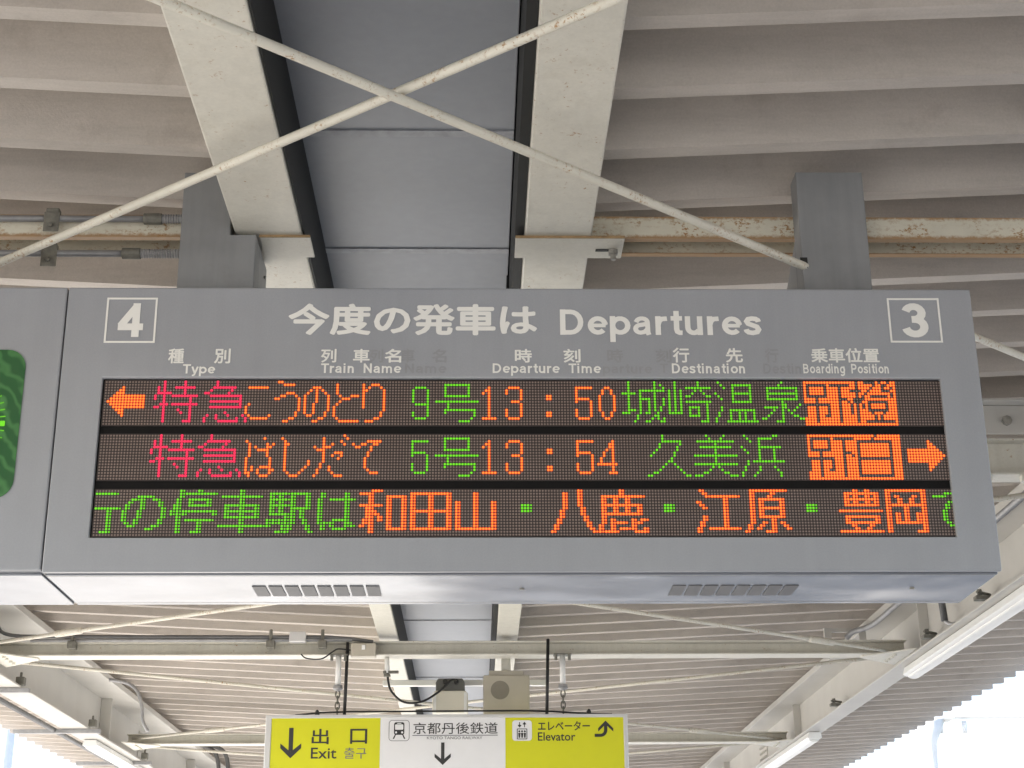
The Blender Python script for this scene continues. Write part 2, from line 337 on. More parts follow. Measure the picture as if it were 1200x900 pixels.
beam(0.146, 0.352, -8, 5.3, 'wide cream beam right of the grey ceiling panels, above the departures board', True, -1)
beam(-0.672, -0.537, 5.302, 24, 'narrower cream beam left of the grey panels, beyond the departures board', True, 1)
beam(0.137, 0.282, 5.302, 24, 'narrower cream beam right of the grey panels, beyond the departures board', True, -1)

# ------------------------------------------------------------------ side girders
def girder(s, xi_b, xo_b, xi_t, xo_t, zb, zt, label, STIFF, SPL):
    xw = (xi_b+xo_b)/2
    t = thing('side_girder', (xw, 6, zb), label, 'girder')
    lo = lambda a, b: (min(a, b), max(a, b))
    MB().box(*lo(xi_b, xo_b), -8, 24, zb, zb+0.014).build('bottom_flange', 'girder', t, bevel=0.003)
    MB().box(*lo(xi_t, xo_t), -8, 24, zt, zt+0.05).build('top_flange', 'girder', t, bevel=0.003)
    MB().box(xw-0.006, xw+0.006, -8, 24, zb+0.0145, zt-0.0005).build('web', 'girder', t)
    for y in STIFF:
        a, b = lo(xw-0.0075*s, xi_b + 0.012*s)
        MB().box(a, b, y-0.006, y+0.006, zb+0.016, zt-0.002).build('stiffener', 'girder', t)
    # splice plate with bolt heads
    for y in SPL:
        p = MB().box(*lo(xw-0.0065*s, xw-0.016*s), y-0.2, y+0.2, zb+0.04, zt-0.05).build('splice_plate', 'girder', t, bevel=0.002)
        q = MB()
        for i in range(4):
            for j in range(6):
                yy = y-0.16+j*0.064; zz = zb+0.07+i*(zt-zb-0.15)/3
                q.tube([(xw-0.0165*s, yy, zz), (xw-0.030*s, yy, zz)], 0.014, 6)
        q.build('bolt_heads', 'girder', p)
    return t
GR = girder(1, 2.935, 3.105, 2.80, 3.16, 3.55, 3.87, 'pale grey steel girder along the right side carrying the long white light fixtures', (6.3, 10.45, 14.9, 19.3), (16.9,))
GL = girder(-1, -3.27, -3.50, -3.10, -3.52, 3.50, 3.885, 'pale grey steel girder along the left side with clamped cable arms below', (6.1, 10.3, 14.5, 19.0), (16.4,))

# ------------------------------------------------------------------ cross beams with gusset plates
def crossbeam(y, zb, zt, label, depth=0.15):
    t = thing('cross_beam', (-0.1, y, zb), label, 'cross beam', 'cross beams between the side girders')
    xl, xr = -3.262, 2.93
    MB().box(xl, xr, y-depth/2, y+depth/2, zb, zb+0.010).build('bottom_flange', 'cream', t, bevel=0.002)
    MB().box(xl, xr, y-depth/2, y+depth/2, zt-0.010, zt).build('top_flange', 'cream', t, bevel=0.002)
    MB().box(xl, xr, y-0.004, y+0.004, zb+0.0105, zt-0.0105).build('web', 'cream', t)
    for s, x in ((1, xl), (-1, xr)):
        m = MB().prism([(x, y-0.30), (x+0.30*s, y-0.03), (x+0.30*s, y+0.03), (x, y+0.30)], zb-0.010, zb-0.001, 'z')
        for dy in (-0.12, -0.05, 0.05, 0.12): m.tube([(x+0.1*s, y+dy, zb-0.0105), (x+0.1*s, y+dy, zb-0.024)], 0.013, 6)
        m.build('gusset_plate', 'cream', t)
    q = MB()
    for x in (-0.64, -0.57, 0.17, 0.24): q.tube([(x, y-0.0045, (zb+zt)/2), (x, y-0.012, (zb+zt)/2)], 0.017, 8)
    q.build('bolt_heads', 'cream', t)
    return t
CB0 = crossbeam(6.55, 3.565, 3.73, 'deep cream cross beam right behind the departures board, seen past its right end', 0.12)
# splice plate and clip at the visible end of the deep beam
p = MB().box(1.9, 2.75, 6.44, 6.452, 3.732, 3.86).build('splice_plate', 'girder', CB0, bevel=0.002)
q = MB()
for x in (2.10, 2.28, 2.46): q.tube([(x, 6.4395, 3.79), (x, 6.425, 3.79)], 0.022, 8)
q.build('bolt_heads', 'bolt', p)
MB().box(1.9, 2.75, 6.38, 6.55, 3.862, 3.874).build('top_flange', 'girder', CB0, bevel=0.002)
q = MB()
for x in (2.18, 2.36): q.tube([(x, 6.50, 3.563), (x, 6.50, 3.535)], 0.03, 6)
q.build('bolt_heads', 'cream', CB0)
crossbeam(10.80, 3.576, 3.672, 'cream cross beam carrying the yellow exit sign and the speaker')
crossbeam(15.20, 3.560, 3.655, 'cream cross beam level with the top edge of the yellow exit sign')
crossbeam(19.70, 3.560, 3.655, 'farthest cream cross beam, low beside the yellow exit sign')

# ------------------------------------------------------------------ crossed brace rods
def brace(a, b, z, label, sleeve=0.78, r=0.0127):
    A = Vector((*a, z)); B = Vector((*b, z))
    t = thing('brace_rod', tuple((A+B)/2), label, 'brace rod', 'crossed brace rods under the roof')
    MB().tube([A, A.lerp(B, 0.3), A.lerp(B, 0.7), B], r, 14).build('rod', 'rod', t, smooth=True)
    for q in (sleeve,):
        L = (B-A).length; e = 0.12/L
        MB().tube([A.lerp(B, q-e), A.lerp(B, q-e*0.9), A.lerp(B, q+e*0.9), A.lerp(B, q+e)], [r*1.05, r*1.75, r*1.75, r*1.05], 10).build('turnbuckle', 'rod', t, smooth=True)
    return t
brace((-3.20, 0.923), (2.88, 5.968), 3.596, 'rust speckled rod from upper left down to the right post of the board', 0.93)
brace((2.88, 0.949), (-3.20, 5.868), 3.624, 'rust speckled rod from upper right down to the left picture edge', 0.92)
brace((-3.20, 6.50), (2.86, 10.72), 3.585, 'cream rod from under the board to the right end of the exit sign beam', 0.9)
brace((2.86, 6.75), (-3.20, 10.46), 3.610, 'cream rod from under the board to the left end of the exit sign beam', 0.9)
brace((-3.2, 10.95), (2.86, 15.10), 3.582, 'cream rod beyond the exit sign beam ending at the right end of the next beam', 0.86)
brace((2.86, 10.98), (-3.2, 15.10), 3.606, 'cream rod beyond the exit sign beam ending at the left end of the next beam', 0.86)
brace((-3.2, 15.35), (2.86, 19.5), 3.575, 'far cream rod beyond the second visible beam, sloping away to the right', 0.86)
brace((2.86, 15.35), (-3.2, 19.5), 3.598, 'far cream rod beyond the second visible beam, sloping away to the left', 0.86)

# ------------------------------------------------------------------ rusty support channels and their clamps
def channel(x0, x1, label):
    mb = MB()
    Pf = [(4.490, 3.728), (4.515, 3.728), (4.515, 3.731), (4.494, 3.731), (4.494, 3.799), (4.622, 3.799), (4.622, 3.731), (4.602, 3.731), (4.602, 3.728), (4.626, 3.728), (4.626, 3.803), (4.490, 3.803)]
    mb.prism(Pf, x0, x1, 'x')
    return tag(mb.build('support_channel', 'cream_rust', origin=((x0+x1)/2, 4.55, 3.73)), label, 'steel channel', 'support channels for the board')
channel(0.356, 3.0, 'rusty cream steel channel running right from the beam, behind the right post of the board')
channel(-3.2, -0.746, 'rusty cream steel channel running left from the left post, with two grey conduits along it')
def bracket(x0, x1, bx, label):
    t = thing('clamp_bracket', ((x0+x1)/2, 4.51, 3.70), label, 'bracket', 'clamp brackets under the beams')
    MB().box(x0, x1, 4.437, 4.583, 3.7015, 3.7085).build('plate', 'cream', t, bevel=0.002)
    MB().box(x0, x1, 4.4325, 4.4365, 3.7015, 3.7095).build('rusty_edge', 'rustplate', t)
    if bx is not None:
        MB().tube([(bx, 4.52, 3.701), (bx, 4.52, 3.686)], 0.016, 6).tube([(bx, 4.52, 3.686), (bx, 4.52, 3.668)], 0.009, 8).build('bolt', 'bolt', t)
        MB().box(bx-0.055, bx-0.012, 4.512, 4.528, 3.6995, 3.7010).build('slot', 'black', t)
bracket(0.118, 0.455, 0.425, 'cream clamp plate with one bolt and a slot, under the right cream beam')
bracket(-0.668, -0.512, None, 'small rust edged clamp plate under the left cream beam')

# ------------------------------------------------------------------ departures board
BX0, BX1, BZ0, BZ1, BY0, BY1 = -1.1945, 1.4605, 2.6225, 3.475, 4.30, 4.722
board = thing('departures_board', (0.13, 4.5, BZ0), 'wide grey departures board with three rows of coloured dot matrix text', 'departures board')
MB().ring(BX0, BX1, BZ0, BZ1, -1.0740, 1.3440, 2.7205, 3.1920, BY0, BY0+0.016).build('front_frame', 'board', board, bevel=0.004)
MB().box(BX0+0.001, BX1-0.001, BY0+0.0165, BY1, BZ0+0.006, BZ1).build('housing', 'board', board, bevel=0.006)
MB().box(BX0+0.003, BX1-0.003, BY0+0.030, BY1-0.012, BZ0-0.002, BZ0+0.0055).build('underside_tray', 'board_under', board, bevel=0.002)
MB().box(-1.0735, 1.3435, BY0+0.0125, BY0+0.0160, 2.721, 3.1915).build('display_frame', 'bezel', board)
mb = MB().box(BX0+0.004, BX1-0.004, BY0+0.038, BY0+0.041, BZ0-0.0024, BZ0-0.0021).box(BX0+0.004, BX1-0.004, BY1-0.040, BY1-0.037, BZ0-0.0024, BZ0-0.0021)
mb.build('seam_groove', 'bolt', board)
for x0 in (-0.640, 0.562):
    mb = MB()
    for k in range(8): mb.box(x0+k*0.0462, x0+k*0.0462+0.038, 4.462, 4.588, BZ0-0.0045, BZ0-0.0025)
    mb.build('vent', 'vent', board)
for nm, rect, fr in (('4', (-1.0440, -0.9699, 3.3176, 3.4236), (-1.0798, -0.9328, 3.2995, 3.4412)), ('3', (1.2473, 1.3250, 3.3204, 3.4290), (1.2095, 1.3635, 3.3043, 3.4450))):
    mb = MB(); letters(mb, nm, rect, BY0-0.0016, 0.20, True)
    x0, x1, z0, z1 = fr; w = 0.0055
    mb.ring(x0, x1, z0, z1, x0+w, x1-w, z0+w, z1-w, BY0-0.0018, BY0-0.0006)
    mb.build('platform_number', 'letter', board)
for b, r, w, g in (('今度の発車は', (-0.5504, 0.1753, 3.3245, 3.4241), 0.030, False), ('Departures', (0.2424, 0.8331, 3.3043, 3.4068), 0.18, True)):
    mb = MB(); letters(mb, b, r, BY0-0.0016, w, g); mb.build('heading_lettering', 'letter', board)
CW = 0.022
for items in (
    (('種', (-0.8907, -0.8454, 3.2358, 3.2820), 0), ('別', (-0.7583, -0.7116, 3.2360, 3.2822), 0), ('Type', (-0.8462, -0.7533, 3.1966, 3.2333), 1)),
    (('列', (-0.4510, -0.4066, 3.2391, 3.2814), 0), ('車', (-0.3586, -0.3105, 3.2392, 3.2816), 0), ('名', (-0.2673, -0.2192, 3.2393, 3.2817), 0), ('Train  Name', (-0.4496, -0.2186, 3.2063, 3.2366), 1)),
    (('時', (0.1095, 0.1590, 3.2399, 3.2823), 0), ('刻', (0.2507, 0.3003, 3.2401, 3.2826), 0), ('Departure  Time', (0.0451, 0.3588, 3.1990, 3.2373), 1)),
    (('行', (0.5686, 0.6171, 3.2405, 3.2871), 0), ('先', (0.7229, 0.7727, 3.2407, 3.2860), 0), ('Destination', (0.5644, 0.7766, 3.2063, 3.2380), 1)),
    (('乗車位置', (0.9722, 1.1721, 3.2412, 3.2865), 0), ('Boarding  Position', (0.9466, 1.1957, 3.1990, 3.2372), 1))):
    mb = MB()
    for b, r, g in items: letters(mb, b, r, BY0-0.0016, 0.17 if g else CW, bool(g))
    mb.build('column_lettering', 'letter', board)
for items in (
    (('列', (-0.3130, -0.2710, 3.2393, 3.2816), 0), ('車', (-0.2217, -0.1797, 3.2394, 3.2818), 0), ('名', (-0.1304, -0.0884, 3.2395, 3.2819), 0), ('Name', (-0.2080, -0.0881, 3.2065, 3.2368), 1)),
    (('時', (0.3772, 0.4244, 3.2403, 3.2828), 0), ('刻', (0.5190, 0.5650, 3.2405, 3.2830), 0), ('parture', (0.3640, 0.5070, 3.1990, 3.2350), 1), ('T', (0.5300, 0.5530, 3.2080, 3.2377), 1)),
    (('行', (0.8375, 0.8774, 3.2409, 3.2862), 0), ('Destin', (0.8300, 0.9400, 3.2066, 3.2384), 1))):
    mb = MB()
    for b, r, g in items: letters(mb, b, r, BY0-0.0008, 0.17 if g else 0.025, bool(g))
    mb.build('faded_lettering', 'ghost', board)

MB().box(0.984, 1.006, 4.3975, 4.3995, 3.588, 3.622).build('rod_hole', 'black', board)

# ---- dot matrix: rows written as "row:columns" runs
def runs(s):
    out = set()
    for part in s.split(';'):
        if not part.strip(): continue
        rr, cc = part.split(':')
        rows = []
        for r in rr.split(','):
            a = r.split('-'); rows += range(int(a[0]), int(a[-1])+1)
        for c in cc.split(','):
            a = c.split('-')
            for k in range(int(a[0]), int(a[-1])+1):
                for r in rows: out.add((r, k))
    return out
def sh(s, d): return {(r, c+d) for r, c in s}
DIM = set()                      # trailing column of each doubled stroke glows weaker
def bolden(s):
    DIM.update(sh(s, 1) - s); return s | sh(s, 1)
TOKU = runs('0-1:4,11;2:2,4,8-14;3:2,4,11;4:2-6,11;5:1,4,7-15;6:1,4,13;7:4,13;8:3-5,7-15;9:1,2,4,13;10:4,9,13;11:4,10,13;12-13:4,13;14:4,11-13')
KYU = runs('0-1:5;2:4-11;3:3,10;4:1,2,9;5:3-13;6:13;7:3-13;8:13;9:3-13;11:8;12:2,5,9,14;13:1,5,12,15;14:1,6-12,15')
ARROW = {(r, c) for r in range(2, 13) for c in range(1+abs(r-7), 7)} | {(r, c) for r in range(5, 10) for c in range(6, 14)}
KOUNOTORI = runs('2:49-55;8:49;9-11:48;12:49,56;13:50-55;'
    '0:59,60;1:61-64;4:62-64;5:60,61,65;6:58,59;6-10:66;11-12:65;13:63,64;14:61,62;'
    '2:71-73;3:70,74;4:69,75;5-11:68;5-10:76;11-12:75;12:69,70;13:73,74;14:71,72;3-7:72;8-11:71;'
    '1-4:79;5:80,84-86;6:81-83;7:80;8:79;9-12:78;13:79;14:80-86;'
    '1-9:88;1:91-93;2:90,94;3:89;3-10:95;11-12:94;13:92,93;14:89-91')
NINE = runs('2:106-109;3-7:105;3-12:110;8:106-109;11-12:105;13:106-109')
GOU = runs('1:116-124;2-4:116,124;5:116-124;7:113-127;8-9:117;10:116-126;11:116,126;12:126;13:125;14:121-124')
ONE = runs('2-12:131;3:130;4:129;13:129-133')
THREE = runs('2:138-141;3-4:137;3-6:142;7:139-141;8-12:142;10-12:137;13:138-141')
COLON = runs('5-6:151,152;11-12:151,152')
FIVE = runs('2:161-166;3-7:161;6:162-165;7-12:166;10-12:161;13:162-165')
ZERO = runs('2:171,172;3-4:170,173;5-10:169,174;11-12:170,173;13:171,172')
SHIRO = sh(runs('0-11:3;4:1-5;10:4,5;11:1-3;0-10:12;1:14;2:15;3:7-15;3-11:7;6:7-10;7-11:10;11:9;12-13:6;14:5;6-8:15;9-10:14;11:13;12:12,13;13:11,13,15;14:9,10,14,15'), 176)
SAKI = sh(runs('3-11:1,5;0-11:3;11:1-5;0-1:11;2:7-15;3:10,12;4:9,13;5:7,8,14,15;7:7-15;8-13:14;14:12-14;9:8-11;10-11:8,11;12:8-11'), 192)
ON = sh(runs('0:2;1:3;2:4;4:1;5:2;6:3;9-10:3;11-12:2;13-14:1;1:7-13;2-3:7,13;4:7-13;5-6:7,13;7:7-13;10:6-14;11-13:6,9,11,14;14:5-15'), 208)
SEN = sh(runs('0:8;1:7;2:3-13;3:3,13;4:3-13;5:3,13;6:3-13;7:8;8:8,9,14;9:2-6,8,9,13;10:5,8,10,12;11:4,8,11;12:3,8,12,13;13:1,2,8,14,15;14:6-8'), 224)
BETSU = runs('1:1-7,9-15;2-4:1,7;2-14:12;5:1-7;6-7:4;6:13,14;7:15;8:0-8;9-12:0;9-14:4;9-11:8;12:7,8')
DAIDAI = runs('0-14:18;3:16-19;6:17-19;7:17,19;8-9:16,20;10-11:16;0:21-24,26,29;1:24,27,28;2:23,27,30;3:22,27-29;4:21,30;5:20,23-28,30;6:20;7:22-28;8-9:22,28;10:22-28;11:23,27;12:24,26;13:24,26;14:21-30')
HAKU = runs('0:23;1:22;2:17-28;3-7:17,28;8:17-28;9-13:17,28;14:17-28')
FULL = {(r, c) for r in range(16) for c in range(32)}
HASHIDATE = runs('1:55;2:49;3:50,56,58;4:50,52,56,57;5:50,53-56;6-7:50,56;8:49,57;9-10:49,57;11:49,51,54-57;12:49,51,53,57,58;13:49,50,53,57;14:50,54-56;'
    '1:61;2:62;3:62,63;4-12:62;13:63,67;14:64-66;12:68;11:69;9-10:70;'
    '1-5:75;6-9:75;4:72;5:73,74;4:76,77;3:78;10-11:74;12-13:73;14:72;0:82;1:83;2:81;3:82;6:79-81;7:78,81;8:80;11-12:77;13:78;14:79-81;'
    '3:85;4:86,87;3:88,89;2:90-94;3:92,93;4-5:91;6-7:90;8-11:89;12:90;13:91-93')
FIVE_NO = runs('2:105-110;3-7:105;6:106-109;7-12:110;10-12:105;13:106-109')
FOUR = runs('2-13:173;3-4:172;5:171;6-7:170;8-9:169;10:168-174;13:172-174')
KU = sh(runs('0-1:6;2:6-12;3:5,12;4:5,11;5:4,11;6:3,10;7:2,10;8:9;9:8,9;10:7,10;11:6,11;12:5,12;13:3,4,13;14:1,2,14,15'), 184)
MI = sh(runs('0:5,11;1:6,10;2:2-14;3:8;4:3-13;5-6:8;7:1-15;8-9:8;10:1-15;11:7,9;12:6,10;13:4,5,11,12;14:1-3,13-15'), 200)
HAMA = sh(runs('0:2;1:3;2:4;4:1;5:2;6:3;9-10:3;11-12:2;13-14:1;0:12,13;1:7-11;2-8:7;4:7-14;5-8:12;9:5-15;11:7,12;12:7,13;13:6,14;14:5,14'), 216)
R_GREEN = bolden(runs('1:0-6;6:0-7;7-14:4;14:2-4;'
    '2:14-18;3:12,13,15,19,20;4:11,15,21;5:10,15,21;6:10,15,22;7:9,14,22;8:9,14,22;9:9,14,22;10:9,13,21;11:10,13,21;12:11,12,19,20;13:17,18;'
    '0-2:28;3-4:27;5-6:26,27;7-8:25,27;9-14:27;0:34;1:30-39;3:31-37;4:31,37;5:31-37;7:29-39;8:29,39;10:30-38;11-13:34;14:32-34;'
    '0-14:48;2:42-54;5:43-53;6:43,53;7:43-53;8:43,53;9:43-53;12:41-55;'
    '1:58-63,65-70;2:58,61,65,70;3:58-63,65,70;4:58,61,65,70;5:58-63,65,70;6:58,61,65-70;7:58,61,65,68;8:58-63,65,68;9:63,65,68;10:57,59,61,63,65,69;11:57,59,61,63,65,69;12:57,62,64,70;13:62,64,70;14:60,61,63,71;'
    '1-2:75,83;3:74,78-85;4-9:74,83;10:74,79-83;11:74,76,78,83,84;12:75,78,83,85;13:75,79-82') | runs('5-7:142-144;5-7:190-192;5-7:238-240')
    | sh(runs('1:5,6;2:1-4;4:6;5-6:5;7-10:4;11:5;12:6'), 280))
R_ORANGE = bolden(runs('0:92-94;1:88-91;2-4:91;5:88-94;6:90,91;7:90-92;8:90,91,93;9:90,91,94;10:89,91,94;11:89,91;12:88,91;13-14:91;'
    '2:97-102;3-12:97,102;13:97-102;1:105-117;2-12:105,111,117;7:105-117;13:105-117;4-13:120,132;1-13:126;13:120-132;'
    '1-6:156;7-9:155;10-11:154;12-13:153;14:152;0-5:161;6-8:162;9-10:163;11-12:164;13:165;14:166;'
    '0-1:175;2:169-182;3-4:169,173,177;5:169-181;6-7:169,173,177,181;8:169-181;9-11:169;10:172,179,182,183;11:172,174-176,179,181;12:168,172,179;13:168,172,175-177,179,183;14:168,170-173,180-183')
    | sh(runs('0:2;1:3;2:4;4:1;5:2;6:3;9-10:3;11-12:2;13-14:1;2:6-14;3-12:10;13:5-14'), 200)
    | sh(runs('0:3-14;1-11:3;12-13:2;14:1;1:10;2:9;3:6-13;4-5:6,13;6:6-13;7-8:6,13;9:6-13;10-13:10;14:8-10;11:7,13;12:6,14;13:5,15'), 216)
    | sh(runs('0:6,10;1:3-13;2:3,6,10,13;3:3-13;4:3,6,10,13;5:3-13;7:1-14;9:3-13;10:3,13;11:3-13;12:5,11;13:6,10;14:1-14'), 248)
    | sh(runs('0:1-13;1-14:1,13;14:11-13;2:4,10;3:5,9;4:5,9;5:3-12;6-7:7;8:4,7,11;9-10:4,7,11;11:4-11'), 264))
ROWS = [
    (3.1824, {'orange': ARROW | KOUNOTORI | ONE | THREE | COLON | FIVE | ZERO | sh(FULL - (BETSU | DAIDAI), 240), 'red': sh(TOKU, 16) | sh(KYU, 33), 'green': NINE | GOU | SHIRO | SAKI | ON | SEN},
     'top dot row reading a red and orange limited express at 13:50 with a left arrow'),
    (3.0200, {'orange': HASHIDATE | ONE | THREE | COLON | FIVE | FOUR | sh(FULL - (BETSU | HAKU), 240) | {(r, 287-c) for r, c in ARROW}, 'red': sh(TOKU, 16) | sh(KYU, 32), 'green': FIVE_NO | GOU | KU | MI | HAMA},
     'middle dot row reading a red and orange limited express at 13:54 with a right arrow'),
    (2.8570, {'green': R_GREEN, 'orange': R_ORANGE}, 'bottom dot row scrolling green and orange station names'),
]
DIM3 = DIM
PX, X0 = 0.008382, -1.0633; PZ = 0.00848
for n_row, (z0, lit, lab) in enumerate(ROWS):
    if n_row == 2: DIM = DIM3
    else: DIM = set()
    row = MB().box(X0-0.006, X0+287*PX+0.006, BY0+0.0095, BY0+0.0122, z0-15*PZ-0.006, z0+0.006).build('led_row', 'ledback', board)
    row['label'] = lab
    alls = set()
    for cn, dots in lit.items():
        dots = {d for d in dots if 0 <= d[1] < 288} - alls; alls |= dots
        cols = sorted({c for r, c in dots}); words = [[cols[0]]]
        for c in cols[1:]:
            if c-words[-1][-1] > 6: words.append([])
            words[-1].append(c)
        for wd in words:
            wd = set(wd); mb = MB(); core = MB()
            for r, c in sorted(d for d in dots if d[1] in wd):
                dim = (r, c) in DIM
                x, z = X0+c*PX, z0-r*PZ
                if cn == 'orange':
                    mb.disc(x, z, BY0+0.0082, PX*(0.46 if dim else 0.55), 8); core.disc(x, z, BY0+0.0078, PX*(0.24 if dim else 0.35), 8)
                else: mb.disc(x, z, BY0+0.0080, PX*({'red': 0.54, 'green': 0.44}[cn]*(0.75 if dim else 1)), 8)
            ob = mb.build('lit_dots', cn, row); ob['label'] = cn + ' lit dots of one word'
            if core.v:            # amber core of each two-chip diode, same mesh
                me = ob.data; n = len(me.vertices)
                V = [tuple(v.co) for v in me.vertices] + core.v; F = [tuple(p.vertices) for p in me.polygons]; k = len(F)
                F += [tuple(n+i for i in f) for f in core.f]
                me.clear_geometry(); me.from_pydata(V, [], F); me.materials.append(M['amber'])
                for p in me.polygons:
                    if p.index >= k: p.material_index = 1
    mb = MB()
    for r in range(16):
        for c in range(288):
            if (r, c) not in alls: mb.disc(X0+c*PX, z0-r*PZ, BY0+0.0088, PX*0.36, 6)
    mb.build('unlit_dots', 'ledoff', row)
# hanger posts: tall cover plus a wider folded foot on the inner side
mb = MB().prism([(-0.902, BZ1+0.001), (-0.672, BZ1+0.001), (-0.672, 3.694), (-0.752, 3.694), (-0.752, 3.905), (-0.902, 3.905)], 4.40, 4.486, 'y')
mb.box(-0.902, -0.672, 4.4865, 4.66, BZ1+0.001, 3.694)
mb.build('hanger_post', 'post', board, bevel=0.003)
mb = MB().box(0.990, 1.198, 4.40, 4.486, BZ1+0.001, 3.915).prism([(4.4865, BZ1+0.001), (4.66, BZ1+0.001), (4.66, 3.62), (4.4865, 3.715)], 0.990, 1.198, 'x')
mb.build('hanger_post', 'post', board, bevel=0.003)
mb = MB()
for z in (3.50, 3.57, 3.64): mb.tube([(-0.671, 4.60, z), (-0.666, 4.60, z)], 0.006, 8)
mb.build('screw_heads', 'bolt', board)
mb = MB().tube([(0.13, 4.50, BZ0-0.0022), (0.13, 4.50, BZ0-0.006)], 0.007, 8).tube([(1.26, 4.50, BZ0-0.0022), (1.26, 4.50, BZ0-0.006)], 0.007, 8)
mb.build('drain_plugs', 'bolt', board)

# ------------------------------------------------------------------ clock board, left neighbour
cb = thing('clock_board', (-1.8, 4.5, BZ0), 'grey housing with a green round cornered clock window, left of the departures board', 'clock board')
MB().box(-2.35, -1.1985, BY0, BY1, BZ0+0.006, BZ1).build('housing', 'board', cb, bevel=0.005)
MB().box(-2.347, -1.2015, BY0+0.030, BY1-0.012, BZ0-0.002, BZ0+0.0055).build('underside_tray', 'board_under', cb, bevel=0.002)
cp = MB().prism(rrect(-1.800, -1.296, 2.832, 3.277, 0.055), BY0-0.003, BY0-0.0005, 'y').build('clock_window', 'clockgreen', cb)
mb = MB(); cx, cz = -1.542, 3.052
for k in range(60):
    a = 2*math.pi*k/60; ca, sa = math.cos(a), math.sin(a)
    if k % 5 == 0: poly(mb, rrect(cx+0.197*ca-0.008, cx+0.197*ca+0.008, cz+0.197*sa-0.008, cz+0.197*sa+0.008, 0.002, 2), BY0-0.0045)
    else:
        p0, p1 = 0.188, 0.206; w = 0.0017
        poly(mb, [(cx+p0*ca+w*sa, cz+p0*sa-w*ca), (cx+p1*ca+w*sa, cz+p1*sa-w*ca), (cx+p1*ca-w*sa, cz+p1*sa+w*ca), (cx+p0*ca-w*sa, cz+p0*sa+w*ca)], BY0-0.0045)
mb.build('minute_marks', 'green', cp)

# ------------------------------------------------------------------ conduits over the left support channel
def conduit(z, y, label, xs, xe):
    t = thing('conduit', (xs, y, z), label, 'conduit', 'conduits along the left channel')
    MB().tube([(-3.2, y, z), (xs, y, z)], 0.0105, 12).build('pipe', 'conduit', t, smooth=True)
    MB().tube([(xs-0.03, y, z), (xs+0.025, y, z)], 0.0175, 12).build('coupling', 'clamp', t, smooth=False)
    mb = MB(); x = xs+0.025; pts = []; rr = []
    while x < xe:
        pts += [(x, y, z), (x+0.004, y, z)]; rr += [0.0125, 0.0155]; x += 0.008
    mb.tube(pts, rr, 12); mb.build('flexible_hose', 'conduit', t)
    for cx in (-1.31, -2.2):
        m = MB().box(cx-0.02, cx+0.02, y-0.014, y+0.014, z+0.012, z+0.03).box(cx-0.024, cx+0.024, y-0.017, y-0.0125, z-0.05, z+0.016)
        m.tube([(cx, y-0.0175, z-0.03), (cx, y-0.026, z-0.03)], 0.008, 6)
        m.build('clamp', 'clamp', t, bevel=0.002)
conduit(3.777, 4.465, 'upper grey conduit with a ribbed flexible end entering the left post', -1.00, -0.905)
conduit(3.664, 4.475, 'lower grey conduit with a ribbed flexible end entering the left post', -1.06, -0.905)

# ------------------------------------------------------------------ exit sign
EY = 10.60
es = thing('exit_sign', (-0.19, EY+0.05, 2.55), 'hanging guide sign with yellow exit and elevator panels beside a white panel', 'guide sign')
MB().ring(-1.386, 0.996, 2.52, 3.160, -1.347, 0.968, 2.56, 3.138, EY-0.004, EY+0.10).build('frame', 'alu', es, bevel=0.004)
y1 = MB().box(-1.3465, -0.6330, EY+0.002, EY+0.06, 2.561, 3.1375).build('exit_panel', 'yellow', es)
w1 = MB().box(-0.6325, 0.1884, EY+0.002, EY+0.06, 2.561, 3.1375).build('railway_panel', 'signwhite', es)
y2 = MB().box(0.1889, 0.9675, EY+0.002, EY+0.06, 2.561, 3.1375).build('elevator_panel', 'yellow', es)
YT = EY+0.0005
def arrow_down(mb, x0, x1, z0, z1, y):
    cx = (x0+x1)/2; w = (x1-x0)*0.105; h = (x1-x0)/2; tz = z0
    k = h*1.0; th = (x1-x0)*0.30
    poly(mb, [(cx-w, z1), (cx+w, z1), (cx+w, tz+th), (cx-w, tz+th)][::-1], y)
    poly(mb, [(cx, tz), (x1, tz+k*0.95), (x1, tz+k*0.95+th*0.75), (cx, tz+th*0.98), (x0, tz+k*0.95+th*0.75), (x0, tz+k*0.95)], y-0.0003)
mb = MB(); arrow_down(mb, -1.2835, -1.1470, 2.880, 3.076, YT); mb.build('direction_arrow', 'ink', y1)
mb = MB(); letters(mb, '出', (-1.0805, -0.9689, 2.9698, 3.0690), YT, 0.012); letters(mb, '口', (-0.8294, -0.7177, 2.9716, 3.0680), YT, 0.012)
letters(mb, 'Exit', (-1.0822, -0.9153, 2.8766, 2.9478), YT, 0.008); mb.build('exit_lettering', 'ink', y1)
mb = MB(); letters(mb, '출구', (-0.8653, -0.7206, 2.8758, 2.9470), YT, 0.0); mb.build('korean_lettering', 'inkgrey', y1)
def pict_frame(mb, x0, x1, z0, z1, r, w, y):
    A = rrect(x0, x1, z0, z1, r); B = rrect(x0+w, x1-w, z0+w, z1-w, r-w); n = len(mb.v); k = len(A)
    mb.v += [(p[0], y, p[1]) for p in A] + [(p[0], y, p[1]) for p in B]
    mb.f += [(n+i, n+(i+1) % k, n+k+(i+1) % k, n+k+i) for i in range(k)]
mb = MB(); letters(mb, '京都丹後鉄道', (-0.4166, 0.1387, 3.0326, 3.1073), YT, 0.004); mb.build('railway_lettering', 'ink', w1)
mb = MB(); arrow_down(mb, -0.2748, -0.1688, 2.833, 2.978, YT); mb.build('direction_arrow', 'ink', w1)
mb = MB(); letters(mb, 'KYOTO TANGO RAILWAY', (-0.3262, 0.0377, 2.9985, 3.0172), YT, 0.004)
